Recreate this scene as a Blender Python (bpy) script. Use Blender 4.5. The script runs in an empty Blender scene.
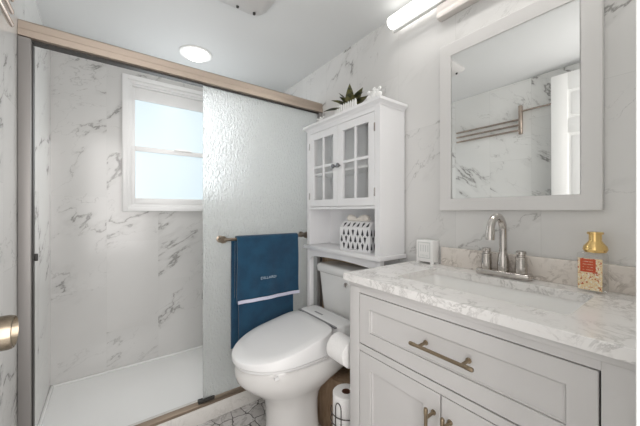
import bpy, bmesh, math, random
from mathutils import Vector, Matrix
random.seed(7)
C = bpy.context.scene.collection
S = bpy.context.scene
PI = math.pi

# ------------------------------------------------------------------ camera
HC = 1.139
cam_d = bpy.data.cameras.new('camera'); cam = bpy.data.objects.new('camera', cam_d); C.objects.link(cam)
cam.location = (0, 0, HC)
yaw = math.atan(211/285)
cam.rotation_euler = (PI/2, 0, -yaw)
cam_d.sensor_width = 36; cam_d.lens = 36*285/640
cam_d.shift_y = -2/640
cam_d.clip_start = 0.01
S.camera = cam
# ------------------------------------------------------------------ world, lights, exposure
w = bpy.data.worlds.new('world'); S.world = w; w.use_nodes = True
bg = w.node_tree.nodes['Background']; bg.inputs[0].default_value = (1.0, .98, .965, 1); bg.inputs[1].default_value = 1.2
def area(name, loc, rot, sx, sy, power, col=(1, 1, 1)):
    d = bpy.data.lights.new(name, 'AREA'); d.shape = 'RECTANGLE'; d.size = sx; d.size_y = sy; d.energy = power; d.color = col
    o = bpy.data.objects.new(name, d); C.objects.link(o); o.location = loc; o.rotation_euler = rot; return o
area('doorway_fill', (.11, -.55, 1.35), (PI/2, 0, 0), 1.0, 1.6, 17.5, (1, .958, .935))      # added fill lamp outside the doorway, no such source in view
area('window_daylight', (.46, 2.375, 1.58), (-PI/2, 0, 0), .6, .66, 2.5, (.94, .97, 1)) # daylight entering at the panes
area('sconce_light', (1.12, .50, 2.06), (0, PI/5, 0), .05, .85, 1.3, (1, .97, .93))
d = bpy.data.lights.new('downlight_lamp', 'SPOT'); d.energy = 15; d.spot_size = 2.7; d.spot_blend = 1; d.shadow_soft_size = .06; d.color = (1, .98, .95)
o = bpy.data.objects.new('downlight_lamp', d); C.objects.link(o); o.location = (.455, 1.975, 2.13)
S.view_settings.view_transform = 'Standard'; S.view_settings.look = 'None'; S.view_settings.gamma = 1
S.view_settings.use_curve_mapping = False
S.view_settings.exposure = 0.45
S.cycles.max_bounces = 14; S.cycles.diffuse_bounces = 8; S.cycles.transmission_bounces = 10; S.cycles.glossy_bounces = 6

# ------------------------------------------------------------------ material helpers
def principled(name, col, rough=.5, metal=0, **kw):
    m = bpy.data.materials.new(name); m.use_nodes = True
    b = m.node_tree.nodes['Principled BSDF']
    b.inputs['Base Color'].default_value = (*col, 1); b.inputs['Roughness'].default_value = rough; b.inputs['Metallic'].default_value = metal
    for k, v in kw.items(): b.inputs[k.replace('_', ' ')].default_value = v
    return m
class NT:
    def __init__(s, m): s.t = m.node_tree; s.b = s.t.nodes['Principled BSDF']
    def n(s, typ, **kw):
        x = s.t.nodes.new(typ)
        for k, v in kw.items(): setattr(x, k, v)
        return x
    def l(s, a, b): s.t.links.new(a, b)
    def m(s, op, a, b=None, c=None, clamp=False):
        x = s.n('ShaderNodeMath', operation=op, use_clamp=clamp)
        for i, v in enumerate((a, b, c)):
            if v is None: continue
            if isinstance(v, (int, float)): x.inputs[i].default_value = v
            else: s.l(v, x.inputs[i])
        return x.outputs[0]
    def coords(s):
        tc = s.n('ShaderNodeTexCoord'); sp = s.n('ShaderNodeSeparateXYZ'); s.l(tc.outputs['Object'], sp.inputs[0])
        return tc.outputs['Object'], sp.outputs
    def xyz(s, x, y, z):
        c = s.n('ShaderNodeCombineXYZ')
        for i, v in enumerate((x, y, z)):
            if isinstance(v, (int, float)): c.inputs[i].default_value = v
            else: s.l(v, c.inputs[i])
        return c.outputs[0]
    def noise(s, vec, scale, detail=3, rough=.5, dist=0):
        x = s.n('ShaderNodeTexNoise'); s.l(vec, x.inputs['Vector'])
        x.inputs['Scale'].default_value = scale; x.inputs['Detail'].default_value = detail
        x.inputs['Roughness'].default_value = rough; x.inputs['Distortion'].default_value = dist
        return x.outputs['Fac']
    def ramp(s, v, a, b, lo=0., hi=1.):
        x = s.n('ShaderNodeMapRange', interpolation_type='SMOOTHSTEP'); s.l(v, x.inputs[0])
        for i, q in enumerate((a, b, lo, hi)): x.inputs[i+1].default_value = q
        return x.outputs[0]
    def mix(s, f, a, b):
        x = s.n('ShaderNodeMix', data_type='RGBA')
        if isinstance(f, (int, float)): x.inputs[0].default_value = f
        else: s.l(f, x.inputs[0])
        for i, v in ((6, a), (7, b)):
            if isinstance(v, tuple): x.inputs[i].default_value = (*v, 1)
            else: s.l(v, x.inputs[i])
        return x.outputs[2]
    def bump(s, h, strength, dist=.001):
        x = s.n('ShaderNodeBump'); s.l(h, x.inputs['Height']); x.inputs['Strength'].default_value = strength; x.inputs['Distance'].default_value = dist
        s.l(x.outputs[0], s.b.inputs['Normal'])

def marble_tiles(name, axis, hoff, base=(.80, .80, .785), seed=0., flip=1, amount=1.):
    m = principled(name, base, .16); t = NT(m); vec, c = t.coords()
    h = t.m('ADD', c[axis], -hoff); z = c[2]
    hc = t.m('DIVIDE', h, .305); col = t.m('FLOOR', hc)
    odd = t.m('FLOORED_MODULO', col, 2.)
    zr = t.m('DIVIDE', t.m('ADD', t.m('ADD', z, -.32), t.m('MULTIPLY', odd, .305)), .61); row = t.m('FLOOR', zr)
    wn = t.n('ShaderNodeTexWhiteNoise', noise_dimensions='3D'); t.l(t.xyz(col, row, 3.7+seed), wn.inputs['Vector'])
    sp = t.n('ShaderNodeSeparateXYZ'); t.l(wn.outputs['Color'], sp.inputs[0])
    a = t.m('ADD', t.m('MULTIPLY', h, .78*flip), t.m('MULTIPLY', z, .62))
    b = t.m('SUBTRACT', t.m('MULTIPLY', h, .62*flip), t.m('MULTIPLY', z, .78))
    pa = t.m('ADD', t.m('MULTIPLY', a, 1.0), t.m('MULTIPLY', sp.outputs[0], 9.))
    pb = t.m('ADD', t.m('MULTIPLY', b, 2.2), t.m('MULTIPLY', sp.outputs[1], 9.))
    p = t.xyz(pa, pb, t.m('MULTIPLY', sp.outputs[2], 9.))
    n1 = t.noise(p, .85, 9, .60, .30)
    r1 = t.m('ABSOLUTE', t.m('SUBTRACT', n1, .5))
    msk = t.ramp(t.noise(p, 2.4, 3, .6), .46, .64)
    wid = t.m('MULTIPLY_ADD', msk, .0075, .0028)
    v1 = t.m('MULTIPLY', t.m('SUBTRACT', 1., t.m('DIVIDE', r1, wid), clamp=True), t.m('MULTIPLY_ADD', msk, .62, .26))
    halo = t.m('MULTIPLY', t.ramp(r1, .045, .0), t.m('MULTIPLY', msk, .20))
    n2 = t.noise(t.xyz(pa, pb, 5.1), 1.7, 8, .6, .6)
    v2 = t.m('MULTIPLY', t.ramp(t.m('ABSOLUTE', t.m('SUBTRACT', n2, .54)), .006, .0), t.ramp(t.noise(p, 1.9, 2), .50, .64))
    v = t.m('MULTIPLY', t.m('ADD', t.m('ADD', v1, halo), t.m('MULTIPLY', v2, .45)), amount*1.15, clamp=True)
    cloud = t.noise(p, .9, 3)
    bc = t.mix(t.ramp(cloud, .3, .7), base, tuple(q*.93 for q in base))
    bc = t.mix(v, bc, (.30, .295, .285))
    fh = t.m('FRACT', hc); dh = t.m('MULTIPLY', t.m('MINIMUM', fh, t.m('SUBTRACT', 1., fh)), .305)
    fz = t.m('FRACT', zr); dz = t.m('MULTIPLY', t.m('MINIMUM', fz, t.m('SUBTRACT', 1., fz)), .61)
    g = t.m('LESS_THAN', t.m('MINIMUM', dh, dz), .0011)
    bc = t.mix(t.m('MULTIPLY', g, .6), bc, (.60, .60, .585))
    t.l(bc, t.b.inputs['Base Color'])
    return m
def counter_stone(name, base, vein, f=.5):
    m = principled(name, base, .18); t = NT(m); vec, c = t.coords()
    n1 = t.noise(vec, 13, 8, .68, 1.0)
    v = t.ramp(t.m('ABSOLUTE', t.m('SUBTRACT', n1, .5)), .045, .0)
    msk = t.ramp(t.noise(vec, 9, 4, .6), .40, .60)
    n2 = t.ramp(t.noise(vec, 26, 6, .7, .6), .52, .70)
    k = t.m('ADD', t.m('MULTIPLY', v, msk), t.m('MULTIPLY', n2, .35), clamp=True)
    t.l(t.mix(t.m('MULTIPLY', k, f), base, vein), t.b.inputs['Base Color'])
    return m
def wood_panel(name):
    m = principled(name, (.2, .13, .08), .5); t = NT(m); vec, c = t.coords()
    p = t.xyz(t.m('MULTIPLY', c[0], 7.), t.m('MULTIPLY', c[1], 7.), t.m('MULTIPLY', c[2], 1.6))
    n = t.noise(p, 2.6, 6, .6, 1.4)
    t.l(t.mix(t.ramp(n, .3, .7), (.24, .16, .10), (.43, .31, .21)), t.b.inputs['Base Color'])
    return m
def mosaic(name):
    m = principled(name, (.6, .6, .58), .3); t = NT(m); vec, c = t.coords()
    nz = t.n('ShaderNodeTexNoise'); t.l(vec, nz.inputs['Vector']); nz.inputs['Scale'].default_value = 22; nz.inputs['Detail'].default_value = 1
    off = t.n('ShaderNodeVectorMath', operation='MULTIPLY_ADD'); t.l(nz.outputs['Color'], off.inputs[0]); off.inputs[1].default_value = (.035, .035, 0); t.l(vec, off.inputs[2])
    vo = t.n('ShaderNodeTexVoronoi', feature='DISTANCE_TO_EDGE'); t.l(off.outputs[0], vo.inputs['Vector']); vo.inputs['Scale'].default_value = 12; vo.inputs['Randomness'].default_value = .55
    vc = t.n('ShaderNodeTexVoronoi', feature='F1'); t.l(off.outputs[0], vc.inputs['Vector']); vc.inputs['Scale'].default_value = 12; vc.inputs['Randomness'].default_value = .55
    sp = t.n('ShaderNodeSeparateXYZ'); t.l(vc.outputs['Color'], sp.inputs[0])
    tile = t.mix(sp.outputs[0], (.72, .70, .69), (.50, .48, .465))
    vn = t.ramp(t.m('ABSOLUTE', t.m('SUBTRACT', t.noise(vec, 14, 6, .6, 1.), .5)), .05, .0)
    tile = t.mix(t.m('MULTIPLY', vn, .55), tile, (.25, .24, .23))
    g = t.ramp(vo.outputs['Distance'], .034, .016)
    t.l(t.mix(g, tile, (.09, .085, .08)), t.b.inputs['Base Color'])
    t.bump(t.m('SUBTRACT', 1., g), .5, .002)
    return m
def brushed(name, col, rough=.3, axis=2):
    m = principled(name, col, rough, 1); t = NT(m); vec, c = t.coords()
    sc = [260, 260, 260]; sc[axis] = 4
    p = t.xyz(*(t.m('MULTIPLY', c[i], float(sc[i])) for i in range(3)))
    t.bump(t.noise(p, 1, 3), .12, .0006)
    return m
def fuzzy(name, col, col2, scale=500):
    m = principled(name, col, .95, Sheen_Weight=.35); t = NT(m); vec, c = t.coords()
    n = t.noise(vec, scale, 2); n2 = t.noise(vec, 14, 3)
    t.l(t.mix(t.ramp(t.m('ADD', t.m('MULTIPLY', n, .5), t.m('MULTIPLY', n2, .5)), .38, .62), col, col2), t.b.inputs['Base Color'])
    t.bump(n, .7, .002); return m
def painted(name, col, rough=.4, bs=.03):
    m = principled(name, col, rough); t = NT(m); vec, c = t.coords(); t.bump(t.noise(vec, 180, 3), bs, .001); return m

M = {}
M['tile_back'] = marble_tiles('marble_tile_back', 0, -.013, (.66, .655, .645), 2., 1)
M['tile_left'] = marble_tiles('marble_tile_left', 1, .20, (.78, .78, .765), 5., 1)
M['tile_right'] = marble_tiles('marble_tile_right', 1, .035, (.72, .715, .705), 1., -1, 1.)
M['ceiling'] = painted('ceiling_paint', (.70, .71, .71), .6)
M['wallpaint'] = painted('wall_paint', (.80, .80, .78), .6)
M['trim'] = painted('white_trim', (.84, .84, .83), .35)
M['vinyl'] = painted('window_vinyl', (.86, .86, .86), .3)
M['mosaic'] = mosaic('arabesque_mosaic')
M['wood'] = wood_panel('brown_wood_grain')
M['acrylic'] = principled('white_acrylic', (.84, .845, .84), .2)
M['curb'] = counter_stone('curb_stone', (.72, .70, .67), (.5, .48, .45), .4)
M['counter'] = counter_stone('quartz_counter', (.83, .815, .80), (.36, .345, .33), .52)
M['splash'] = counter_stone('quartz_splash', (.74, .69, .64), (.36, .31, .27), .8)
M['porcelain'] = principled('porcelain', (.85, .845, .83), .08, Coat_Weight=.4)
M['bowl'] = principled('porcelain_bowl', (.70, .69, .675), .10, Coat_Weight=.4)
M['plastic'] = principled('white_plastic', (.84, .84, .84), .18)
M['greyplastic'] = principled('grey_plastic', (.22, .22, .23), .35)
M['vanity'] = painted('vanity_paint', (.60, .588, .58), .38)
M['gap'] = principled('shadow_gap_black', (.02, .02, .02), .8)
M['cabinet'] = painted('white_cabinet_paint', (.80, .80, .81), .35)
M['cabpane'] = bpy.data.materials.new('cabinet_glass'); M['cabpane'].use_nodes = True
t_ = NT(M['cabpane']); tp = t_.n('ShaderNodeBsdfTransparent'); tp.inputs[0].default_value = (.97, .97, .965, 1)
gl = t_.n('ShaderNodeBsdfGlossy'); gl.inputs['Roughness'].default_value = .03; mx = t_.n('ShaderNodeMixShader'); mx.inputs[0].default_value = .10
t_.l(tp.outputs[0], mx.inputs[1]); t_.l(gl.outputs[0], mx.inputs[2]); t_.l(mx.outputs[0], [n for n in t_.t.nodes if n.type == 'OUTPUT_MATERIAL'][0].inputs[0])
M['mirrorframe'] = painted('mirror_frame_paint', (.71, .70, .69), .4)
M['silver'] = principled('mirror_silver', (.90, .91, .90), .0, 1)
M['chrome'] = principled('chrome', (.58, .55, .52), .14, 1)
M['darkchrome'] = principled('dark_chrome', (.25, .25, .26), .25, 1)
M['nickel'] = brushed('brushed_nickel', (.42, .35, .27), .3, 1)
M['knobmetal'] = brushed('satin_nickel_knob', (.30, .25, .19), .26, 0)
M['header'] = brushed('header_champagne', (.54, .455, .385), .45, 0)
M['post'] = brushed('post_grey_metal', (.33, .315, .305), .5, 2)
M['satin'] = principled('satin_canopy', (.70, .66, .63), .4, .5)
M['post'].node_tree.nodes['Principled BSDF'].inputs['Metallic'].default_value = .5
M['track'] = brushed('track_bronze', (.34, .27, .21), .55, 0)
M['rail'] = brushed('bar_bronze', (.26, .215, .17), .28, 0)
M['rack'] = brushed('rack_metal', (.50, .42, .36), .25, 1)
M['dark'] = principled('dark_rubber', (.03, .028, .025), .5)
M['bronze'] = brushed('handle_bronze', (.33, .26, .18), .32, 1)
M['towel'] = fuzzy('blue_towel', (.003, .036, .082), (.006, .062, .125))
M['band'] = fuzzy('towel_band', (.55, .55, .68), (.66, .66, .78), 300)
M['thread'] = principled('thread', (.42, .52, .60), .8)
M['paper'] = fuzzy('toilet_paper', (.82, .81, .80), (.86, .85, .84), 200)
M['core'] = principled('cardboard_core', (.16, .07, .04), .9)
M['wire'] = principled('wire_bronze', (.10, .09, .085), .35, .8)
M['boxwhite'] = principled('tissue_card', (.74, .74, .75), .6)
M['ink'] = principled('black_ink', (.03, .03, .04), .6)
M['tissue'] = fuzzy('tissue', (.66, .62, .57), (.74, .70, .64), 120)
M['ceramic'] = principled('white_ceramic', (.86, .86, .85), .2)
M['greyprint'] = principled('grey_print', (.62, .64, .63), .6)
M['gold'] = principled('gold_glass', (.86, .60, .25), .14, 1)
M['bottleglass'] = principled('bottle_glass', (.97, .97, .95), .02, Transmission_Weight=1., IOR=1.33)
M['red'] = principled('red_label', (.60, .085, .03), .5)
M['soil'] = principled('soil', (.05, .04, .03), .9)

def leafmat():
    m = principled('leaf', (.05, .07, .02), .4); t = NT(m); vec, c = t.coords()
    t.l(t.mix(t.ramp(t.noise(vec, 35, 3), .35, .65), (.020, .024, .010), (.12, .115, .035)), t.b.inputs['Base Color']); return m
M['leaf'] = leafmat()
def floralmat():
    m = principled('floral_label', (.8, .7, .5), .5); t = NT(m); vec, c = t.coords()
    n = t.noise(vec, 130, 3, .6, 1.); n2 = t.noise(vec, 190, 2)
    a = t.mix(t.ramp(n, .55, .59), (.82, .66, .40), (.55, .12, .04))
    t.l(t.mix(t.ramp(n2, .56, .60), a, (.85, .80, .68)), t.b.inputs['Base Color']); return m
M['floral'] = floralmat()
def emitmat(name, col, strength):
    m = bpy.data.materials.new(name); m.use_nodes = True; b = m.node_tree.nodes['Principled BSDF']
    b.inputs['Base Color'].default_value = (*col, 1); b.inputs['Emission Color'].default_value = (*col, 1); b.inputs['Emission Strength'].default_value = strength
    b.inputs['Roughness'].default_value = .3
    return m
M['pane'] = emitmat('daylit_frosted_pane', (.70, .86, .94), .60); M['pane'].node_tree.nodes['Principled BSDF'].inputs['Base Color'].default_value = (.3, .3, .3, 1)
M['lamp'] = emitmat('lit_diffuser', (1, .98, .95), 1.5)
M['downlens'] = emitmat('lit_lens', (1, .98, .95), 2.0)

def rainglass():
    m = bpy.data.materials.new('rain_glass'); m.use_nodes = True; t = NT(m)
    b = t.b; b.inputs['Base Color'].default_value = (.97, .99, .985, 1); b.inputs['Transmission Weight'].default_value = 1; b.inputs['Roughness'].default_value = .22; b.inputs['IOR'].default_value = 1.4
    vec, c = t.coords()
    p = t.xyz(t.m('MULTIPLY', c[0], 1.), t.m('MULTIPLY', c[1], 1.), t.m('MULTIPLY', c[2], .45))
    t.bump(t.noise(p, 105, 3, .5, .6), 1.0, .009)
    bm_ = b.inputs['Normal'].links[0].from_socket
    tr = t.n('ShaderNodeBsdfTranslucent'); tr.inputs[0].default_value = (.93, .95, .94, 1); t.l(bm_, tr.inputs['Normal'])
    df = t.n('ShaderNodeBsdfDiffuse'); df.inputs[0].default_value = (.80, .82, .81, 1); t.l(bm_, df.inputs['Normal'])
    m1 = t.n('ShaderNodeMixShader'); m1.inputs[0].default_value = .5; t.l(tr.outputs[0], m1.inputs[1]); t.l(df.outputs[0], m1.inputs[2])
    m2 = t.n('ShaderNodeMixShader'); m2.inputs[0].default_value = .42; t.l(b.outputs[0], m2.inputs[1]); t.l(m1.outputs[0], m2.inputs[2])
    out = [n for n in t.t.nodes if n.type == 'OUTPUT_MATERIAL'][0]; t.l(m2.outputs[0], out.inputs[0])
    return m
M['rain'] = rainglass()

# ------------------------------------------------------------------ mesh helpers
def B(): return bmesh.new()
def box(bm, x0, x1, y0, y1, z0, z1, bev=0, seg=2, mi=0, rot=None, piv=None):
    b = bmesh.new(); bmesh.ops.create_cube(b, size=1)
    for v in b.verts: v.co = Vector(((x0+x1)/2+v.co.x*(x1-x0), (y0+y1)/2+v.co.y*(y1-y0), (z0+z1)/2+v.co.z*(z1-z0)))
    if bev: bmesh.ops.bevel(b, geom=b.edges[:], offset=bev, segments=seg, affect='EDGES', profile=.5)
    if rot: bmesh.ops.rotate(b, verts=b.verts[:], cent=piv or ((x0+x1)/2, (y0+y1)/2, (z0+z1)/2), matrix=rot)
    merge(bm, b, mi)
def merge(bm, b, mi=0):
    mp = {}
    for v in b.verts: mp[v] = bm.verts.new(v.co)
    for f in b.faces:
        try: nf = bm.faces.new([mp[v] for v in f.verts]); nf.material_index = mi if mi else f.material_index; nf.smooth = f.smooth
        except ValueError: pass
    b.free()
def tube(bm, pts, r, n=10, mi=0, closed=False):
    pts = [Vector(p) for p in pts]; rs = r if isinstance(r, (list, tuple)) else [r]*len(pts)
    rings = []; N = len(pts); up = None
    for i, p in enumerate(pts):
        a = pts[i-1] if (i > 0 or closed) else p; c = pts[(i+1) % N] if (i < N-1 or closed) else p
        tdir = (c-a).normalized()
        if up is None:
            up = Vector((0, 0, 1)) if abs(tdir.z) < .9 else Vector((1, 0, 0))
        s = tdir.cross(up).normalized(); up = s.cross(tdir).normalized()
        rings.append([bm.verts.new(p+(s*math.cos(2*PI*k/n)+up*math.sin(2*PI*k/n))*rs[i]) for k in range(n)])
    for i in range(N if closed else N-1):
        A, D = rings[i], rings[(i+1) % N]
        for k in range(n):
            f = bm.faces.new((A[k], A[(k+1) % n], D[(k+1) % n], D[k])); f.smooth = True; f.material_index = mi
    if not closed:
        for q in (rings[0][::-1], rings[-1]):
            f = bm.faces.new(q); f.material_index = mi
def lathe(bm, prof, cx, cy, n=32, axis='z', mi=0, cz=0, capped=True):
    rings = []
    for r, h in prof:
        ring = []
        for k in range(n):
            a = 2*PI*k/n; c, s = math.cos(a)*r, math.sin(a)*r
            p = (cx+c, cy+s, cz+h) if axis == 'z' else ((cx+c, cy+h, cz+s) if axis == 'y' else (cx+h, cy+c, cz+s))
            ring.append(bm.verts.new(p))
        rings.append(ring)
    for A, D in zip(rings, rings[1:]):
        for k in range(n):
            f = bm.faces.new((A[k], A[(k+1) % n], D[(k+1) % n], D[k])); f.smooth = True; f.material_index = mi
    if capped:
        for q in (rings[0][::-1], rings[-1]):
            f = bm.faces.new(q); f.material_index = mi
def loft(bm, rings, cap=True, mi=0, smooth=True):
    R = [[bm.verts.new(p) for p in ring] for ring in rings]; n = len(R[0])
    for A, D in zip(R, R[1:]):
        for k in range(n):
            f = bm.faces.new((A[k], A[(k+1) % n], D[(k+1) % n], D[k])); f.smooth = smooth; f.material_index = mi
    if cap:
        for q in (R[0][::-1], R[-1]): f = bm.faces.new(q); f.material_index = mi
def prism(bm, pts, ax, a, b, mi=0):   # polygon pts (2D) extruded along axis ax from a to b
    def mk(p, h):
        l = list(p); l.insert(ax, h); return Vector(l)
    loft(bm, [[mk(p, a) for p in pts], [mk(p, b) for p in pts]], True, mi, False)
def ringframe(bm, ax, u0, u1, z0, z1, wd, a, b, wt=None, wb=None, ch=.0012):
    wt = wt or wd; wb = wb or wd
    def rc(q, h, o):   # q 0 outer, 1 inner
        U0, U1, V0, V1 = (u0+o, u1-o, z0+o, z1-o) if q == 0 else (u0+wd-o, u1-wd+o, z0+wb-o, z1-wt+o)
        P = [(U0, V0), (U1, V0), (U1, V1), (U0, V1)]
        return [bm.verts.new((h, p[0], p[1]) if ax == 'x' else (p[0], h, p[1])) for p in P]
    R = [rc(0, b, 0), rc(0, a+ch, 0), rc(0, a, ch), rc(1, a, ch), rc(1, a+ch, 0), rc(1, b, 0)]
    for i in range(6):
        A, D = R[i], R[(i+1) % 6]
        for k in range(4): bm.faces.new((A[k], A[(k+1) % 4], D[(k+1) % 4], D[k]))
def root_loc(o): return Vector(o['_loc']) if '_loc' in o else Vector((0, 0, 0))
LOC = {}
def obj(name, bm, mats, parent=None, sharp=35, origin=None):
    bmesh.ops.recalc_face_normals(bm, faces=bm.faces[:])
    me = bpy.data.meshes.new(name)
    if parent is not None: org = LOC[parent.name]
    elif origin is not None: org = Vector(origin)
    else:
        xs = [v.co for v in bm.verts]
        org = Vector(((min(v.x for v in xs)+max(v.x for v in xs))/2, (min(v.y for v in xs)+max(v.y for v in xs))/2, min(v.z for v in xs)))
    bmesh.ops.translate(bm, verts=bm.verts[:], vec=-org)
    for e in bm.edges:
        if len(e.link_faces) == 2 and e.calc_face_angle(0) > math.radians(sharp): e.smooth = False
        else: e.smooth = True
    for f in bm.faces: f.smooth = True
    bm.to_mesh(me); bm.free()
    for m in (mats if isinstance(mats, (list, tuple)) else [mats]): me.materials.append(M[m])
    o = bpy.data.objects.new(name, me); C.objects.link(o)
    if parent is not None: o.parent = parent
    else: o.location = org
    LOC[o.name] = org
    return o
def tag(o, label, cat, group=None):
    o['label'] = label; o['category'] = cat
    if group: o['group'] = group
    return o
def thing(name, label, cat, loc, group=None):
    o = bpy.data.objects.new(name, None); C.objects.link(o); o.location = loc; o.empty_display_size = .05; LOC[o.name] = Vector(loc)
    return tag(o, label, cat, group)
def struct(name, bm, mats, parent=None):
    o = obj(name, bm, mats, parent, origin=(0, 0, 0) if parent is None else None)
    if parent is None: o['kind'] = 'structure'
    return o
def bx(*a, **k):
    bm = B(); box(bm, *a, **k); return bm
def text_bm(txt, size, width=None):
    cu = bpy.data.curves.new('t', 'FONT'); cu.body = txt; cu.size = size; cu.extrude = .0002; cu.resolution_u = 2
    to = bpy.data.objects.new('t', cu); C.objects.link(to)
    bpy.context.view_layer.update()
    me = to.to_mesh(); b = bmesh.new(); b.from_mesh(me); to.to_mesh_clear()
    bpy.data.objects.remove(to); bpy.data.curves.remove(cu)
    x0 = min(v.co.x for v in b.verts); x1 = max(v.co.x for v in b.verts)
    y0 = min(v.co.y for v in b.verts)
    for v in b.verts: v.co.x -= (x0+x1)/2; v.co.y -= y0
    if width:
        for v in b.verts: v.co.x *= width/(x1-x0)
    return b

# ------------------------------------------------------------------ room shell
XL, XR, YB, ZC = -.289, 1.21, 2.40, 2.164
YN = .03                         # room face of the doorway wall
struct('floor', bx(XL-.1, XR+.1, -.12, YB+.1, -.08, 0), 'mosaic')
struct('ceiling', bx(XL-.1, XR+.1, -.12, YB+.1, ZC, ZC+.08), 'ceiling')
struct('wall_left', bx(XL-.1, XL, YN, YB+.1, 0, ZC), 'tile_left')
struct('wall_right', bx(XR, XR+.1, YN, YB+.1, 0, ZC), 'tile_right')
WX0, WX1, WZ0, WZ1 = .085, .835, 1.155, 2.07           # rough opening of the window
bm = B()
box(bm, XL-.1, WX0, YB, YB+.1, 0, ZC); box(bm, WX1, XR+.1, YB, YB+.1, 0, ZC)
box(bm, WX0, WX1, YB, YB+.1, 0, WZ0); box(bm, WX0, WX1, YB, YB+.1, WZ1, ZC)
struct('wall_back', bm, 'tile_back')
DX0, DX1, DZ = -.20, .435, 2.10
bm = B()
box(bm, XL-.1, DX0, YN-.12, YN, 0, ZC); box(bm, DX1, XR+.1, YN-.12, YN, 0, ZC); box(bm, DX0, DX1, YN-.12, YN, DZ, ZC)
struct('wall_near', bm, 'wallpaint')
bm = B()                          # door casing, right side: steps like moulded casing
box(bm, DX1-.005, DX1+.062, YN, YN+.012, 0, DZ+.02, .002); 
struct('trim_1', bm, 'trim')
# wood-look panelling and boxed-in pipe ledge behind the toilet
bm = B(); box(bm, XR-.008, XR, .845, 1.598, 0, .845)
box(bm, .905, XR-.008, .845, 1.50, 0, .295, .003)
struct('trim_2', bm, 'wood')

# window
win = bpy.data.objects.new('window_1', None); C.objects.link(win); win['kind'] = 'structure'; win.location = (.46, YB, 1.139); LOC['window_1'] = Vector(win.location)
bm = B()
X0, X1, Z0, Z1 = .073, .854, 1.137, 2.088
def frame(bm, x0, x1, z0, z1, wd, y0, y1, bev=.002, ax='y', wt=None, wb=None):
    wt = wt or wd; wb = wb or wd
    bm_ = bm
    if ax == 'y':
        box(bm_, x0, x0+wd, y0, y1, z0, z1, bev); box(bm_, x1-wd, x1, y0, y1, z0, z1, bev)
        box(bm_, x0+wd, x1-wd, y0, y1, z1-wt, z1, bev); box(bm_, x0+wd, x1-wd, y0, y1, z0, z0+wb, bev)
    else:      # frame lying in a plane of constant x; x0,x1 are y extents
        box(bm_, y0, y1, x0, x0+wd, z0, z1, bev); box(bm_, y0, y1, x1-wd, x1, z0, z1, bev)
        box(bm_, y0, y1, x0+wd, x1-wd, z1-wt, z1, bev); box(bm_, y0, y1, x0+wd, x1-wd, z0, z0+wb, bev)
frame(bm, X0, X1, Z0, Z1, .03, YB-.022, YB-.001)
frame(bm, X0+.026, X1-.026, Z0+.026, Z1-.03, .022, YB-.012, YB+.03)
frame(bm, X0+.045, X1-.045, Z0+.045, Z1-.052, .012, YB+.0, YB+.05)
obj('window_frame', bm, 'vinyl', win)
bm = B(); frame(bm, X0+.055, X1-.055, 1.572, Z1-.062, .022, YB+.022, YB+.05, wt=.09-.002, wb=.03); obj('upper_sash', bm, 'vinyl', win)
bm = B(); frame(bm, X0+.055, X1-.055, Z0+.052, 1.60, .022, YB-.004, YB+.021, wt=.034, wb=.042)
box(bm, .40, .52, YB-.012, YB-.002, 1.594, 1.606, .003)
obj('lower_sash', bm, 'vinyl', win)
obj('upper_pane', bx(X0+.075, X1-.075, YB+.034, YB+.038, 1.60, 1.945), 'pane', win)
obj('lower_pane', bx(X0+.075, X1-.075, YB+.008, YB+.012, 1.228, 1.574), 'pane', win)

# shower pan and curb
bm = B()
box(bm, XL, XR, 1.69, YB, 0, .05)
box(bm, XL, XR, YB-.016, YB, .05, .064, .005); box(bm, XL, XL+.016, 1.69, YB, .05, .064, .005); box(bm, XR-.03, XR, 1.69, YB, .05, .078, .006)
lathe(bm, [(.045, .0505), (.045, .053), (.03, .053)], .75, 2.05)
tag(obj('shower_pan', bm, 'acrylic'), 'white acrylic shower pan on the floor below the window', 'shower pan')
bm = B(); box(bm, XL, XR-.009, 1.60, 1.69, 0, .085, .004)
struct('trim_3', bm, 'curb')

# ------------------------------------------------------------------ shower door
sd = thing('sliding_shower_door', 'sliding shower door with champagne header and frosted rain glass panel', 'shower door', (.45, 1.64, .085))
bm = B()
prof = [(1.60, 1.832), (1.60, 1.858), (1.603, 1.861), (1.603, 1.889), (1.608, 1.896), (1.662, 1.896), (1.664, 1.828), (1.652, 1.828), (1.652, 1.84), (1.612, 1.84), (1.612, 1.828)]
prism(bm, prof, 0, XL+.001, XR-.001); obj('header_rail', bm, 'header', sd, 20)
bm = B(); box(bm, XL+.001, XR-.001, 1.613, 1.649, 1.820, 1.839); obj('roller_channel', bm, 'dark', sd)
bm = B(); box(bm, XL+.001, XL+.0385, 1.60, 1.66, .086, 1.828, .003); obj('side_jamb', bm, 'post', sd)
bm = B(); box(bm, XL+.0385, XL+.042, 1.615, 1.65, .10, 1.815); obj('jamb_gasket', bm, 'dark', sd)
bm = B(); prism(bm, [(1.603, .0855), (1.603, .098), (1.61, .101), (1.642, .101), (1.646, .098), (1.646, .0855)], 0, XL+.04, XR-.01); obj('bottom_track', bm, 'track', sd)
bm = B(); box(bm, XR-.03, XR-.009, 1.60, 1.66, .102, 1.828, .003); obj('side_jamb', bm, 'post', sd)
gp = obj('glass_panel', bx(.41, 1.175, 1.620, 1.626, .112, 1.825, .001), 'rain', sd)
obj('panel_guide', bx(.385, .47, 1.612, 1.634, .1015, .119, .002), 'dark', sd)
obj('bumper', bx(XL+.044, XL+.056, 1.618, 1.63, .935, .965, .003), 'dark', sd)
bm = B()
BY, BZ = 1.552, .982
tube(bm, [(.505, BY, BZ), (1.035, BY, BZ)], .0085, 14)
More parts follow.
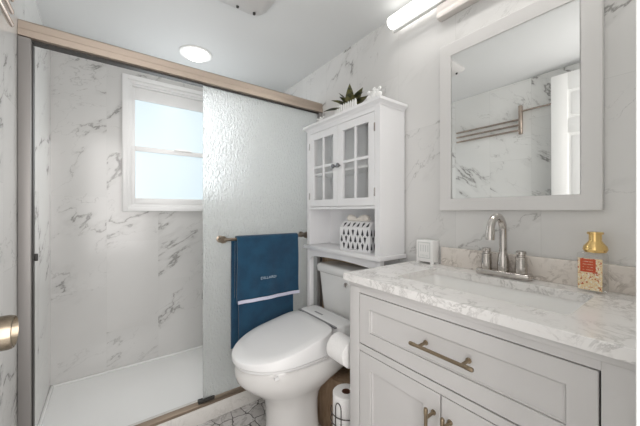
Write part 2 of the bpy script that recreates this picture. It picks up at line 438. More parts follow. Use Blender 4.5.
for x in (.50, 1.04):
    lathe(bm, [(.0, -.068), (.019, -.068), (.021, -.062), (.018, -.054), (.012, -.048), (.012, -.006), (.020, -.003), (.020, 0)], x, 1.6195, 20, 'y', cz=BZ)
obj('towel_bar', bm, 'rail', gp)

# towel: thick cloth folded over the bar, front flap with a pale band, back flap longer and shifted left
tw = thing('bath_towel', 'navy blue towel with pale lavender band hanging over the bar', 'towel', (.76, BY, .37))
def sheet(x0, x1, prof_fn, nz, nx, thick=.008):
    """cloth strip; prof_fn(s, x) -> (y, z), s in 0..1"""
    bm = bmesh.new(); g = []
    for i in range(nz+1):
        row = []
        for j in range(nx+1):
            fx = j/nx; x, y, z = prof_fn(i/nz, fx, x0+(x1-x0)*fx); row.append(bm.verts.new((x, y, z)))
        g.append(row)
    for i in range(nz):
        for j in range(nx): bm.faces.new((g[i][j], g[i][j+1], g[i+1][j+1], g[i+1][j]))
    bmesh.ops.recalc_face_normals(bm, faces=bm.faces[:])
    bmesh.ops.solidify(bm, geom=bm.faces[:], thickness=thick)
    return bm
def towel_fn(r, front, back, dy=0):
    arc = PI*r; L = front+arc+back
    def fn(s, fx, x):
        d = s*L
        wav = .004*math.sin(fx*9+1)+.002*math.sin(fx*23)
        if d < front:
            k = (front-d)/front
            z = BZ-(front-d); return (x+.004*k*math.sin(6*k), BY-r+wav*k-.012*k*.6+dy, z)
        if d < front+arc:
            a = (d-front)/r; return (x, BY-r*math.cos(a)+dy*math.cos(a), BZ+r*math.sin(a))
        k = (d-front-arc)/back; return (x-.004*k, BY+r+wav*k*.5-.004*k, BZ-(d-front-arc))
    return fn
obj('towel_front', sheet(.568, .962, towel_fn(.019, .352, .33), 90, 30, .007), 'towel', tw)
bm = sheet(.568, .960, lambda s, fx, x: (x, BY-.0265-.0065+(.004*math.sin(fx*9+1)+.002*math.sin(fx*23)), BZ-.338-.018*s+.0), 3, 30, .004)
obj('towel_band', bm, 'band', tw)
def lower_fn(s, fx, x):
    wav = .004*math.sin(fx*7+2)
    return (x+.004*s, BY-.012+wav*s, BZ+.004-s*.60)
obj('towel_lower_layer', sheet(.575, .925, lower_fn, 40, 24, .006), 'towel', tw)
def back_fn(s, fx, x):
    return (x-.006*s, BY+.030+.004*math.sin(fx*8)*s-.012*s, BZ+.006-s*.615)
obj('towel_back_layer', sheet(.550, .93, back_fn, 40, 20, .006), 'towel', tw)
b = text_bm('DILLARD', .021, .098)
for v in b.verts: v.co = Vector((v.co.x, v.co.z, v.co.y))
for v in b.verts: v.co += Vector((.749, BY-.0385, .746+.05*0))
obj('embroidery', b, 'thread', tw)

# ------------------------------------------------------------------ vanity
FX = .745; VY0, VY1 = .06, .8124; CZ = .90
v = thing('vanity_cabinet', 'light grey shaker vanity cabinet with one drawer and two doors', 'cabinet', (.97, .44, 0))
bm = B()
box(bm, FX+.02, XR-.003, VY0, VY0+.018, 0, .873); box(bm, FX+.02, XR-.003, VY1-.018, VY1, 0, .873)
box(bm, XR-.015, XR-.003, VY0+.018, VY1-.018, .08, .70); box(bm, FX+.02, XR-.003, VY0+.018, VY1-.018, .08, .098)
box(bm, FX+.02, FX+.05, VY0+.018, VY1-.018, .635, .642)
obj('carcass', bm, 'vanity', v)
bm = B()   # face frame
DY0, DY1 = .1165, .7633
box(bm, FX, FX+.02, VY0, DY0, 0, .873, .0012); box(bm, FX, FX+.02, DY1, VY1, 0, .873, .0012)
box(bm, FX, FX+.02, DY0, DY1, .838, .873); box(bm, FX, FX+.02, DY0, DY1, .627, .650); box(bm, FX, FX+.02, DY0, DY1, .06, .098)
box(bm, FX-.006, FX, VY0, VY1, .858, .873, .002)
obj('face_frame', bm, 'vanity', v)
bm = B(); box(bm, FX+.0195, FX+.0215, DY0-.002, DY1+.002, .09, .842); obj('gap_backing', bm, 'gap', v)
def shaker(bm, y0, y1, z0, z1, wd, x=FX, th=.019, wt=None):
    wt = wt or wd
    ringframe(bm, 'x', y0, y1, z0, z1, wd, x, x+th, wt, wt)
    ringframe(bm, 'x', y0+wd-.0005, y1-wd+.0005, z0+wt-.0005, z1-wt+.0005, .006, x+.005, x+.0095, ch=.003)
    box(bm, x+.009, x+th-.002, y0+wd-.001, y1-wd+.001, z0+wt-.001, z1-wt+.001)
def bar_pull(name, p0, p1, parent):
    bm = B(); p0 = Vector(p0); p1 = Vector(p1); d = (p1-p0)
    tube(bm, [p0, p0+d*.02, p0+d*.10, p0+d*.11, p0+d*.89, p0+d*.90, p0+d*.98, p1], [.0045, .0058, .0058, .0050, .0050, .0058, .0058, .0045], 12)
    for k in (.16, .84):
        q = p0+d*k; tube(bm, [q, (FX-.004, q.y, q.z), (FX-.003, q.y, q.z), (FX+.0, q.y, q.z)], [.0045, .0045, .0075, .0075], 12)
    return obj(name, bm, 'bronze', parent)
bm = B(); shaker(bm, DY0+.0035, DY1-.0035, .6540, .8345, .048); dr = obj('drawer', bm, 'vanity', v)
bar_pull('drawer_pull', (.706, .333, .754), (.706, .515, .754), dr)
bm = B(); shaker(bm, .4420, DY1-.0035, .1005, .6235, .054); d1 = obj('door', bm, 'vanity', v)
bar_pull('door_pull', (.706, .461, .42), (.706, .461, .592), d1)
bm = B(); shaker(bm, DY0+.0035, .4380, .1005, .6235, .054); d2 = obj('door', bm, 'vanity', v)
bar_pull('door_pull', (.706, .412, .42), (.706, .412, .592), d2)

# countertop with sink cut-out
SX0, SX1, SY0, SY1 = .845, 1.105, .185, .675
cx0, cx1, cy0, cy1 = .729, XR-.0015, .032, .835
def rrect(x0, x1, y0, y1, r, n=6, z=0):
    pts = []
    for (cx, cy, a0) in ((x1-r, y1-r, 0), (x0+r, y1-r, PI/2), (x0+r, y0+r, PI), (x1-r, y0+r, 3*PI/2)):
        for k in range(n+1): a = a0+PI/2*k/n; pts.append((cx+r*math.cos(a), cy+r*math.sin(a), z))
    return pts
bm = B()
o_in = rrect(SX0, SX1, SY0, SY1, .02, 6)
def outer_pt(i, n):   # matching outer ring on the counter rectangle
    return rrect(cx0, cx1, cy0, cy1, .003, 6)[i]
n = len(o_in); T, Bz = CZ, .874
oo = rrect(cx0, cx1, cy0, cy1, .003, 6)
oo2 = rrect(cx0+.002, cx1-.001, cy0+.002, cy1-.002, .003, 6)
rings = [[(p[0], p[1], Bz) for p in o_in], [(p[0], p[1], T) for p in o_in], [(p[0], p[1], T) for p in oo2], [(p[0], p[1], T-.002) for p in oo], [(p[0], p[1], Bz) for p in oo]]
R = [[bm.verts.new(p) for p in r] for r in rings]
for k in range(5):
    A, D = R[k], R[(k+1) % 5]
    for j in range(n): bm.faces.new((A[j], A[(j+1) % n], D[(j+1) % n], D[j]))
tag(obj('countertop', bm, 'counter', None, 25), 'white veined stone countertop on the grey vanity', 'countertop')
tag(obj('backsplash', bx(XR-.021, XR-.0015, cy0, .700, CZ, .980, .002), 'splash'), 'low beige veined stone backsplash behind the faucet', 'backsplash')
bm = B()
def rr(i, z, r): return rrect(SX0-.004+i, SX1+.004-i, SY0-.004+i, SY1+.004-i, r, 6, z)
loft(bm, [rr(-.015, .8735, .02), rr(0, .8735, .024), rr(.006, .86, .028), rr(.014, .80, .034), rr(.03, .765, .04), rr(.07, .752, .04), rr(.10, .75, .03)], False)
A = [v_ for v_ in bm.verts][-28:]; bm.faces.new(A)
outer = [rr(-.015, .8735, .02), rr(-.012, .80, .03), rr(.02, .745, .04), rr(.08, .738, .04)]
loft(bm, outer, False); bm.faces.new([v_ for v_ in bm.verts][-28:])
sk = obj('sink_basin', bm, 'porcelain'); tag(sk, 'white rectangular undermount sink basin set in the stone countertop', 'sink')
bm = B(); lathe(bm, [(.022, .7502), (.022, .7535), (.012, .7545)], .975, .43, 20); obj('drain', bm, 'chrome', sk)

# faucet
fa = thing('faucet', 'chrome gooseneck faucet with two lever handles on the countertop', 'faucet', (1.155, .443, CZ))
bm = B(); box(bm, 1.131, 1.179, .350, .526, CZ, .922, .008, 3); obj('base_plate', bm, 'chrome', fa)
bm = B(); FXc, FYc = 1.155, .438
lathe(bm, [(.0185, .922), (.0185, .955), (.0165, .972), (.0135, .985), (.0125, .99)], FXc, FYc, 20)
pts = [(FXc, FYc, .98), (FXc, FYc, 1.065)]
for k in range(1, 17):
    a = PI*k/16*.97; pts.append((FXc-.052+.052*math.cos(a), FYc, 1.065+.055*math.sin(a)))
tube(bm, pts, .0125, 16)
tube(bm, [(pts[-1][0], FYc, 1.074), (pts[-1][0]-.001, FYc, 1.066), (pts[-1][0]-.002, FYc, 1.040)], [.0125, .0145, .0145], 16)
obj('spout', bm, 'chrome', fa)
for s in (-1, 1):
    y = FYc+s*.057; bm = B()
    lathe(bm, [(.0185, .922), (.0185, .945), (.0170, .966), (.0175, .972), (.0175, .978), (.0135, .980), (.0135, .984), (.015, .986), (.015, .998), (.012, 1.0)], FXc, y, 20)
    tube(bm, [(FXc, y, .992), (FXc-.028, y-s*.004, .994)], [.0055, .0045], 10)
    obj('handle', bm, 'chrome', fa)

# soap bottle
sb = thing('soap_bottle', 'glass soap bottle with gold flask neck and red floral label', 'soap bottle', (1.150, .205, CZ))
rz = Matrix.Rotation(math.radians(-4), 3, 'Z'); pv = (1.150, .205, CZ)
SBX, SBY = 1.150, .196
bm = B(); box(bm, SBX-.019, SBX+.019, SBY-.030, SBY+.034, CZ+.001, 1.016, .006, 3, rot=rz, piv=pv); obj('glass_body', bm, 'cabpane', sb)
bm = B(); lathe(bm, [(.024, 1.018), (.028, 1.026), (.026, 1.036), (.018, 1.046), (.0145, 1.052), (.0145, 1.070), (.0185, 1.071), (.0185, 1.077), (.015, 1.078)], SBX, SBY-.004, 24); obj('gold_neck', bm, 'gold', sb)
bm = B(); box(bm, SBX-.0205, SBX-.0195, SBY-.024, SBY+.030, CZ+.008, 1.000, rot=rz, piv=pv); lb = obj('floral_label', bm, 'floral', sb)
bm = B(); box(bm, SBX-.0218, SBX-.0207, SBY-.010, SBY+.024, .960, .998, rot=rz, piv=pv)
for i in range(4):
    box(bm, SBX-.0222, SBX-.0218, SBY-.004, SBY+.018, .966+i*.008, .9672+i*.008, rot=rz, piv=pv, mi=1)
obj('red_label', bm, ['red', 'floral'], lb)

# small white box
bm = B()
x0, x1, y0, y1 = 1.150, 1.204, .716, .800
box(bm, x0, x1, y0, y1, CZ+.009, 1.006, .003)
for (a, b_) in ((x0+.001, y0+.001), (x0+.001, y1-.013), (x1-.013, y0+.001), (x1-.013, y1-.013)): box(bm, a, a+.012, b_, b_+.012, CZ, CZ+.012)
box(bm, x0-.0006, x0+.0002, y0+.012, y1-.010, .925, .998, mi=1)
box(bm, x0-.0009, x0-.0005, y0+.016, y1-.014, .929, .994)
for k in range(6): box(bm, x0-.0013, x0-.0008, .738+k*.007, .7405+k*.007, .932, .942, mi=1)
for k in range(4): box(bm, x0-.0013, x0-.0008, .737+k*.012, .741+k*.012, .955, .985, mi=1)
tag(obj('ceramic_box', bm, ['ceramic', 'greyprint']), 'small white footed ceramic box at the left end of the backsplash', 'box')

# mirror
mi = thing('wall_mirror', 'large rectangular mirror in a flat pale grey frame on the wall', 'mirror', (1.20, .443, 1.141))
bm = B(); ringframe(bm, 'x', .182, .703, 1.141, 1.864, .050, 1.185, XR-.001, wt=.055); obj('mirror_frame', bm, 'mirrorframe', mi)
tl = math.radians(-.35)
bm = B(); box(bm, 1.190, 1.194, .234, .651, 1.192, 1.808, rot=Matrix.Rotation(tl, 3, 'Y')); obj('mirror_glass', bm, 'silver', mi)

# sconce over the mirror
sc = thing('wall_light', 'long white bar light with metal canopy above the mirror', 'light', (1.19, .5, 1.99))
bm = B(); prof = []
lathe(bm, [(.018, 0), (.027, .003), (.030, .010), (.030, .898), (.027, .905), (.018, .908)], 1.152, .048, 24, 'y', cz=2.092); obj('diffuser_tube', bm, 'lamp', sc)
bm = B(); box(bm, 1.165, 1.186, .045, .952, 2.055, 2.07, .002); box(bm, 1.165, 1.18, .03+.005, .95, 2.115, 2.128, .002); obj('tube_bracket', bm, 'trim', sc)
bm = B(); box(bm, 1.172, XR-.001, .30, .712, 1.992, 2.052, .003); obj('canopy', bm, 'satin', sc)

# ------------------------------------------------------------------ ceiling fixtures
dl = thing('recessed_light', 'round lit recessed light in the ceiling over the shower', 'light', (.455, 1.975, 2.14))
bm = B(); lathe(bm, [(.100, ZC-.0005), (.100, ZC-.004), (.094, ZC-.007), (.078, ZC-.004), (.075, ZC-.0005)], .455, 1.975, 40, capped=False); obj('trim_ring', bm, 'trim', dl)
bm = B(); lathe(bm, [(.076, ZC-.001), (.072, ZC-.012), (.055, ZC-.026), (.03, ZC-.033), (.003, ZC-.035)], .455, 1.975, 40); obj('lens', bm, 'downlens', dl)
fn = thing('exhaust_fan', 'square rounded exhaust fan cover on the ceiling at the top edge', 'fan', (.46, 1.22, 2.13))
bm = B()
loft(bm, [rrect(.28, .64, 1.03, 1.385, .06, 6, ZC-.0005), rrect(.275, .645, 1.025, 1.39, .062, 6, ZC-.010), rrect(.285, .635, 1.035, 1.38, .06, 6, ZC-.022), rrect(.33, .59, 1.08, 1.335, .05, 6, ZC-.036), rrect(.40, .52, 1.15, 1.27, .03, 6, ZC-.040)])
obj('fan_cover', bm, 'vanity', fn)
for (x, y) in ((.585, 1.345), (.50, 1.345), (.34, 1.345), (.34, 1.075), (.585, 1.075)):
    bm = B(); lathe(bm, [(.007, ZC-.040), (.007, ZC-.028)], x, y, 10); obj('screw', bm, 'dark', fn)

# ------------------------------------------------------------------ door and towel rack on the left
dr = bpy.data.objects.new('door_1', None); C.objects.link(dr); dr['kind'] = 'structure'; dr.location = (-.215, .35, 0.01); LOC['door_1'] = Vector(dr.location)
bm = B()
y0, y1, xa, xb = YN+.022, .665, -.235, -.200
box(bm, xa+.006, xb-.006, y0, y1, .012, 2.09)
for (a, b_) in ((y0, y0+.095), ((y0+y1)/2-.045, (y0+y1)/2+.045), (y1-.095, y1)): box(bm, xa, xb, a, b_, .012, 2.09, .002)
for (a, b_) in ((.012, .22), (.80, .96), (1.67, 1.77), (1.97, 2.09)): box(bm, xa, xb, y0+.095, y1-.095, a, b_, .002)
cols = ((y0+.095, (y0+y1)/2-.045), ((y0+y1)/2+.045, y1-.095))
for (a, b_) in cols:
    for (c, d_) in ((.22, .80), (.96, 1.67), (1.77, 1.97)): box(bm, xa+.002, xb-.002, a+.02, b_-.02, c+.02, d_-.02, .004)
obj('door_panel', bm, 'trim', dr)
bm = B()
KX, KY, KZ = xb, .622, .957
lathe(bm, [(.0, 0), (.031, .0), (.031, .006), (.026, .010), (.011, .014), (.011, .030), (.018, .036), (.0235, .046), (.0252, .054), (.0252, .080), (.0238, .085), (.0225, .0855), (.020, .078), (.010, .073), (.001, .072)], KX, KY, 32, 'x', cz=KZ)
obj('door_handle', bm, 'knobmetal', dr)

rk = thing('towel_rack', 'bronze swivel rack with three arms on the left marble wall', 'towel rack', (XL, .88, 1.74))
bm = B(); box(bm, XL+.001, XL+.034, .865, .890, 1.735, 1.965, .006, 3)
obj('wall_plate', bm, 'rack', rk)
for i, z in enumerate((1.768, 1.811, 1.854)):
    bm = B(); tube(bm, [(XL+.022, .878, z), (XL+.024, 1.385, z), (XL+.024, 1.398, z)], [.008, .008, .006], 12); obj('arm', bm, 'rack', rk)
bm = B(); tube(bm, [(XL+.028, .20, 1.915), (XL+.028, .862, 1.915)], .007, 12)
tube(bm, [(XL+.001, .25, 1.915), (XL+.028, .25, 1.915)], .011, 12)
obj('rail', bm, 'rack', rk)

# ------------------------------------------------------------------ toilet
TY = 1.255
def egg(xf, xb, hw, z, n=48, xc=None, e=3.2, zf=None):
    xc = xf+(xb-xf)*.58 if xc is None else xc
    pts = []
    for k in range(n):
        a = 2*PI*k/n; c, s = math.cos(a), math.sin(a)
        if c < 0: x = xc+(xc-xf)*c; y = hw*s*(1 if True else 1)
        else:
            x = xc+(xb-xc)*math.copysign(abs(c)**(2/e), c); y = hw*math.copysign(abs(s)**(2/e), s)
        pts.append((x, TY+y, z if zf is None else zf(x)))
    return pts
to = thing('toilet', 'white two-piece toilet with closed bidet seat beside the shower', 'toilet', (.80, TY, 0))
bm = B()
loft(bm, [egg(.600, .885, .128, .001), egg(.600, .885, .128, .012), egg(.612, .874, .116, .03), egg(.615, .868, .112, .12), egg(.612, .868, .112, .20), egg(.592, .878, .122, .245), egg(.548, .900, .148, .285), egg(.500, .965, .173, .325), egg(.468, 1.05, .187, .360), egg(.458, 1.15, .192, .392), egg(.458, 1.185, .192, .418), egg(.468, 1.18, .185, .430)])
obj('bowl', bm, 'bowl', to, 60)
bm = B()
def tk(z, hw, x0, x1, r=.035): return [(p[0], p[1], z) for p in rrect(x0, x1, TY-hw, TY+hw, r, 6)]
loft(bm, [tk(.4310, .135, 1.075, 1.185), tk(.445, .145, 1.068, 1.19), tk(.58, .165, 1.058, 1.195), tk(.765, .190, 1.052, 1.197), tk(.768, .188, 1.055, 1.195)])
obj('tank', bm, 'porcelain', to, 60)
bm = B()
loft(bm, [tk(.768, .200, 1.046, 1.199), tk(.772, .204, 1.042, 1.200), tk(.800, .206, 1.040, 1.200), tk(.812, .200, 1.046, 1.198), tk(.816, .19, 1.056, 1.19)])
obj('tank_lid', bm, 'porcelain', to, 60)
bm = B(); tube(bm, [(1.055, 1.176, .735), (1.042, 1.176, .735)], .008, 12); tube(bm, [(1.040, 1.176, .742), (1.040, 1.176, .722)], [.005, .006], 10); obj('flush_lever', bm, 'chrome', to)
bm = B()
loft(bm, [egg(.472, .925, .182, .4330), egg(.458, .925, .189, .436), egg(.455, .925, .191, .448), egg(.466, .925, .184, .450)])
st = obj('bidet_seat', bm, 'plastic', to, 60)
def lidz(off):
    return lambda x: .475+(.562-.475)*max(0, min(1, (x-.450)/(.90-.450)))+off
K = dict(xc=.68, e=5.5)
rings = [egg(.462, .898, .184, .4535, **K), egg(.449, .900, .194, .4565, **K), egg(.449, .900, .194, 0, zf=lidz(-.004), **K), egg(.4505, .899, .1925, 0, zf=lidz(-.0015), **K), egg(.455, .897, .189, 0, zf=lidz(.0005), **K)]
for k in (.8, .6, .4, .2, .04):
    rings.append([((p[0]-.70)*k+.70, (p[1]-TY)*k+TY, lidz(.0005+.004*(1-k*k))((p[0]-.70)*k+.70)) for p in egg(.461, .895, .185, 0, **K)])
bm = B(); loft(bm, rings); ld = obj('lid', bm, 'plastic', to, 50)
bm = B()
def bb(x0, x1, hw, z, r=.03): return [(p[0]+.0*abs(p[1]-TY), p[1], z) for p in rrect(x0, x1, TY-hw, TY+hw, r, 6)]
loft(bm, [bb(.931, 1.036, .185, .4310), bb(.926, 1.040, .190, .45), bb(.915, 1.040, .190, .535), bb(.912, 1.034, .187, .556), bb(.916, 1.026, .180, .562), bb(.93, 1.01, .165, .5635)])
bd = obj('bidet_unit', bm, 'plastic', to, 50)
bm = B(); box(bm, .9005, .9115, TY-.165, TY+.176, .553, .5610); obj('hinge_strip', bm, 'greyplastic', bd)
bm = B(); box(bm, .945, .955, 1.26, 1.33, .5632, .5648); obj('indicator', bm, 'greyplastic', bd)
bm = B(); box(bm, .56, .58, TY-.184, TY-.168, .424, .4332, .002); obj('seat_bumper', bm, 'plastic', st)
bm = B(); box(bm, .925, .975, TY-.205, TY-.1905, .462, .50, .004); box(bm, .925, .94, TY-.20, TY-.1905, .42, .465, .003); obj('side_nozzle_box', bm, 'plastic', bd)

# ------------------------------------------------------------------ over-toilet cabinet
ec = thing('over_toilet_cabinet', 'tall white cabinet with glass doors standing over the toilet', 'cabinet', (1.11, 1.21, 0))
ex0, ex1, ey0, ey1 = 1.018, XR-.009, .904, 1.513
for (a, b_) in ((ey0, ey0+.020), (ey1-.020, ey1)):
    bm = B(); box(bm, ex0+.0185, ex1, a, b_, .926, 1.6395)
    obj('side_panel', bm, 'cabinet', ec)
bm = B()
box(bm, ex1-.008, ex1-.001, ey0+.02, ey1-.02, .926, 1.64)
obj('back_panel', bm, 'cabinet', ec)
bm = B(); box(bm, ex0, ex0+.018, ey0, ey0+.032, .926, 1.64); box(bm, ex0, ex0+.018, ey1-.030, ey1, .926, 1.64, .001)
box(bm, ex0, ex0+.018, ey0+.032, ey1-.03, 1.618, 1.6395); obj('face_frame', bm, 'cabinet', ec)
bm = B(); box(bm, ex0+.002, ex1, ey0+.02, ey1-.02, 1.150, 1.163); obj('shelf', bm, 'cabinet', ec)
bm = B(); box(bm, ex0+.022, ex1-.009, ey0+.02, ey1-.02, 1.360, 1.372); obj('shelf', bm, 'cabinet', ec)
bm = B(); box(bm, .997, ex1, ey0-.014, ey1+.014, .903, .925, .004); obj('lower_shelf', bm, 'cabinet', ec)
bm = B()
def mold(off0, z0, off1, z1):
    return [rrect(ex0-off0, ex1, ey0-off0, ey1+off0, .001, 1, z0), rrect(ex0-off1, ex1, ey0-off1, ey1+off1, .001, 1, z1)]
loft(bm, mold(.002, 1.640, .004, 1.646)+mold(.012, 1.653, .018, 1.656)+mold(.020, 1.658, .020, 1.671), True, 0, False)
obj('crown', bm, 'cabinet', ec, 20)
bm = B()   # apron with arched lower edge
N = 16; top = .902; a0, a1 = ey0+.03, ey1-.03
pts = [(a0, top)]+[(a0+(a1-a0)*k/N, .858+.012*math.sin(PI*k/N)-(.022 if k in (0, N) else 0)) for k in range(N+1)]+[(a1, top)]
prism(bm, pts, 0, ex0, ex0+.015); obj('apron', bm, 'cabinet', ec)
for (ya, yb) in ((ey0, ey0+.03), (ey1-.03, ey1)):
    obj('leg', bx(ex0, ex0+.03, ya, yb, .001 if ya > 1.3 or True else 0, .903, .002), 'cabinet', ec)
mid = (ey0+.032+ey1-.030)/2
def glazed(y0, y1, knob_y, hy):
    z0, z1, x = 1.166, 1.615, ex0-.001; wd = .040
    bm = B(); ringframe(bm, 'x', y0, y1, z0, z1, wd, x, x+.016, ch=.001)
    box(bm, x+.003, x+.013, (y0+y1)/2-.007, (y0+y1)/2+.007, z0+wd, z1-wd, .001)
    box(bm, x+.003, x+.013, y0+wd, (y0+y1)/2-.007, 1.398, 1.412, .001)
    box(bm, x+.003, x+.013, (y0+y1)/2+.007, y1-wd, 1.398, 1.412, .001)
    d = obj('glazed_door', bm, 'cabinet', ec)
    obj('pane', bx(x+.0135, x+.0155, y0+wd-.003, y1-wd+.003, z0+wd-.003, z1-wd+.003), 'cabpane', d)
    bm = B(); tube(bm, [(x, knob_y, 1.388), (x-.010, knob_y, 1.388), (x-.014, knob_y, 1.388), (x-.022, knob_y, 1.388), (x-.024, knob_y, 1.388)], [.005, .005, .0125, .0125, .009], 14); obj('knob', bm, 'darkchrome', d)
    bm = B(); box(bm, x-.003, x+.004, hy-.003, hy+.003, 1.52, 1.56); obj('hinge', bm, 'chrome', d)
    bm = B(); box(bm, x-.003, x+.004, hy-.003, hy+.003, 1.21, 1.25); obj('hinge', bm, 'chrome', d)
glazed(ey0+.034, mid-.001, mid-.020, ey0+.032)
glazed(mid+.001, ey1-.032, mid+.020, ey1-.031)

# tissue box on the lower shelf
tb = thing('tissue_box', 'white tissue box with black tree pattern on the cabinet lower shelf', 'tissue box', (1.10, 1.115, .9255))
rot = Matrix.Rotation(math.radians(9), 3, 'Z'); pv = Vector((1.10, 1.115, 0))
def rp(p): return pv+rot@(Vector(p)-pv)
bx0, bx1, by0, by1, bz0, bz1, bzr = 1.045, 1.155, 1.017, 1.213, .9255, 1.050, 1.082
bm = B()
def lp(l): return [rp(p) for p in l]
# gabled box: long ridge along y
sec = [(bx0, bz0), (bx1, bz0), (bx1, bz1), (bx1-.035, bzr), (bx0+.035, bzr), (bx0, bz1)]
loft(bm, [lp([(p[0], by0, p[1]) for p in sec]), lp([(p[0], by1, p[1]) for p in sec])], True, 0, False)
def tree(fn, u, w_, h, flip):
    s = [(-.5, 0), (-.12, 0), (-.12, -.18), (.12, -.18), (.12, 0), (.5, 0), (.30, .5), (0, 1), (-.30, .5)]
    if flip: s = [(a, .8-b_) for a, b_ in s]
    bm.faces.new([bm.verts.new(fn(u+a*w_, b_*h)) for a, b_ in s]).material_index = 1
e = .0007; r_ = random.Random(3)
for row in range(3):
    z = bz0+.014+row*.036
    for k in range(7):
        u = by0+.014+k*.031+(row % 2)*.0155
        if by0+.010 < u < by1-.010: tree(lambda a, b_: rp((bx0-e, a, z+b_)), u, .0165, .033, (k+row) % 4 == 1)
    for k in range(4):
        u = bx0+.014+k*.029+(row % 2)*.0145
        if u < bx1-.010: tree(lambda a, b_: rp((a, by0-e, z+b_)), u, .0155, .033, (k+row) % 3 == 1)
for k in range(6):
    u = by0+.020+k*.031
    tree(lambda a, b_: rp((bx0-e+.035*(.20+b_*22), a, bz1+.032*(.20+b_*22)+.0008)), u, .016, .030, k % 2)
box(bm, bx0-.001, bx0-.0002, 1.09, 1.17, bz0+.008, bz0+.0095, mi=1, rot=rot, piv=pv)
obj('printed_carton', bm, ['boxwhite', 'ink'], tb)
bm = B(); rs = []
for i in range(13):
    f = i/12; y = 1.045+.14*f; hh = .020+.030*abs(math.sin(f*PI*1.5+.5))
    ring = []
    for k in range(8):
        a = 2*PI*k/8
        ring.append(rp((1.085+.016*math.cos(a)+.004*math.sin(i*2.1), y+.004*math.sin(k*2+i), bzr+.001+(hh*.5)*(1+math.sin(a))*.75)))
    rs.append(ring)
loft(bm, rs); obj('tissue_tuft', bm, 'tissue', tb, 80)

# ------------------------------------------------------------------ on top of the cabinet
ZT = 1.6712
pl = thing('potted_succulent', 'dark green pointed succulent in a white picket planter on the cabinet', 'plant', (1.08, 1.17, ZT))
bm = B(); box(bm, 1.045, 1.115, 1.085, 1.265, ZT, ZT+.026, .002)
for k in range(10):
    y = 1.086+k*.0182
    prism(bm, [(y, ZT), (y+.012, ZT), (y+.012, ZT+.050), (y+.006, ZT+.062), (y, ZT+.050)], 0, 1.037, 1.043)
box(bm, 1.043, 1.045, 1.085, 1.265, ZT+.008, ZT+.014); box(bm, 1.043, 1.045, 1.085, 1.265, ZT+.024, ZT+.03)
obj('picket_planter', bm, 'ceramic', pl)
obj('soil', bx(1.05, 1.11, 1.09, 1.26, ZT+.0262, ZT+.030), 'soil', pl)
def leaf(base, tip, w_, sag=.012):
    base, tip = Vector(base), Vector(tip); d = tip-base; side = d.cross(Vector((0, 0, 1)))
    if side.length < .01: side = Vector((.6, -.8, 0))
    side = side.normalized() if side.length else Vector((0, 1, 0)); nrm = side.cross(d).normalized()
    bm = B(); N = 9; rings = []
    for i in range(N+1):
        f = i/N; p = base+d*f+nrm*(math.sin(f*PI)*sag)
        ww = w_*max(.03, (math.sin(min(1, f*1.25+.14)*PI*.5)**1)*(1-f**2.2)); th = .0035*(1-f)+.0006
        rings.append([p+side*ww, p+nrm*-th+side*ww*.5, p-nrm*(th+ww*.25), p-nrm*th-side*ww*.5, p-side*ww, p+nrm*(th*.2)-nrm*ww*.1])
    loft(bm, rings); return bm
cx_, cy_, cz_ = 1.08, 1.17, ZT+.03
dirs = [(.0, .010, .142, .013), (-.055, .095, .065, .012), (-.07, .145, .015, .013), (-.02, -.11, .075, .014), (.0, -.125, .035, .016), (.03, .08, .10, .013), (-.04, .05, .095, .014), (-.05, -.035, .09, .015), (-.06, .02, .06, .016), (.04, -.05, .09, .013), (-.04, -.09, .03, .014), (.02, .12, .03, .012),
        (-.075, .06, .05, .016), (-.07, -.07, .055, .016), (.0, .10, .075, .014)]
for (dx, dy, dz, ww) in dirs:
    obj('leaf', leaf((cx_+dx*.06, cy_+dy*.06, cz_), (cx_+dx*1.1, cy_+dy*1.05, cz_+dz*1.05), ww*2.3), 'leaf', pl, 60)
def ornament(name, y, x, label, h, wd):
    bm = B(); box(bm, x-.014, x+.014, y-wd/2, y+wd/2, ZT, ZT+.012, .003)
    for k, (dy, dz, r) in enumerate(((-.30, .34, .36), (.30, .34, .36), (0, .50, .38), (-.34, .76, .20), (.34, .76, .20), (0, .84, .20), (-.17, .66, .22), (.17, .66, .22), (0, .3, .36))):
        b = bmesh.new(); bmesh.ops.create_uvsphere(b, u_segments=14, v_segments=8, radius=r*h*.75)
        for v_ in b.verts: v_.co = Vector((x+v_.co.x*.55, y+dy*wd+v_.co.y, ZT+.004+dz*h+v_.co.z*.8))
        mn = min(v_.co.z for v_ in b.verts)
        if mn < ZT+.001:
            for v_ in b.verts: v_.co.z = max(v_.co.z, ZT+.001)
        merge(bm, b)
    tag(obj(name, bm, 'ceramic', None, 60), label, 'ornament')
ornament('ceramic_ornament', .962, 1.04, 'white scalloped ceramic ornament right of the plant on the cabinet', .070, .105)
ornament('ceramic_ornament', 1.42, 1.055, 'white scalloped ceramic ornament left of the plant near the shower', .052, .09)

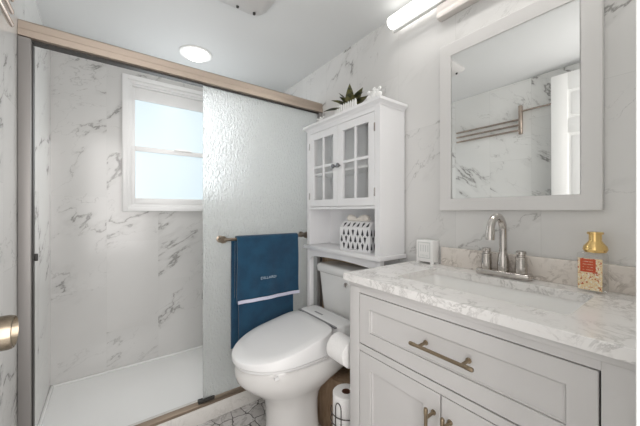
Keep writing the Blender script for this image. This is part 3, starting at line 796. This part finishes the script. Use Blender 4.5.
# ------------------------------------------------------------------ toilet paper
RX, RZ = .790, .560
hd = thing('toilet_paper_holder', 'metal toilet paper holder fixed to the vanity side', 'paper holder', (.79, .815, .56))
bm = B(); lathe(bm, [(.024, 0), (.024, .006), (.009, .009), (.008, .030), (.008, .150), (.012, .152), (.012, .157)], RX, .8126, 16, 'y', cz=RZ); obj('spindle_arm', bm, 'chrome', hd)
bm = B()
prof = [(.0100, .0), (.052, .0), (.0545, .002), (.0545, .103), (.052, .105), (.0100, .105), (.0100, .0)]
lathe(bm, prof, RX, .845, 40, 'y', cz=RZ, capped=False)
tag(obj('toilet_paper_roll', bm, 'paper', None, 40), 'white toilet paper roll mounted horizontally beside the bidet seat', 'toilet paper')
HX, HY = .838, .938
def roll(z, label):
    bm = B(); lathe(bm, [(.019, 0), (.0555, 0), (.059, .004), (.059, .106), (.0555, .110), (.020, .110), (.020, .0)], HX, HY, 36, cz=z, capped=False)
    r = thing('toilet_paper_roll', label, 'toilet paper', (HX, HY, z)); obj('paper', bm, 'paper', r, 40)
    bm = B(); lathe(bm, [(.0185, .001), (.0198, .001), (.0198, .109), (.0185, .109), (.0185, .001)], HX, HY, 24, cz=z, capped=False); obj('cardboard_core', bm, 'core', r)
roll(.0155, 'spare toilet paper roll at the bottom of the wire stand')
roll(.1265, 'spare toilet paper roll in the middle of the wire stand')
roll(.2375, 'spare toilet paper roll on top in the wire stand, core showing')
hs = thing('toilet_roll_stand', 'dark wire stand holding spare rolls beside the vanity', 'roll stand', (HX, HY, 0))
bm = B(); R_ = .0635
def circ(z, r=R_, a0=0, a1=2*PI, n=32): return [(HX+r*math.cos(a0+(a1-a0)*k/n), HY+r*math.sin(a0+(a1-a0)*k/n), z) for k in range(n+1)]
for z in (.006,): tube(bm, circ(z)[:-1], .002, 6, closed=True)
tube(bm, [(HX-R_, HY, .006), (HX+R_, HY, .006)], .002, 6); tube(bm, [(HX, HY-R_, .006), (HX, HY+R_, .006)], .002, 6)
tube(bm, [(HX, HY, .006), (HX, HY, .30)], .002, 6)
obj('base_ring', bm, 'wire', hs)
for ac in (math.radians(196), math.radians(316), math.radians(76)):
    da = .22; bm = B(); rr_ = R_+.001
    P = lambda a, z: (HX+rr_*math.cos(a), HY+rr_*math.sin(a), z)
    pts = [P(ac-da, .006), P(ac-da, .30)]+[P(ac-da*math.cos(PI*k/8), .30+.028*math.sin(PI*k/8)) for k in range(1, 8)]+[P(ac+da, .30), P(ac+da, .006)]
    tube(bm, pts, .0023, 6); obj('wire_loop', bm, 'wire', hs)
for z in (.06, .10, .145, .19, .23, .268):
    bm = B(); tube(bm, circ(z, R_+.0045, math.radians(120), math.radians(390)), .0022, 6); obj('wire_ring', bm, 'wire', hs)
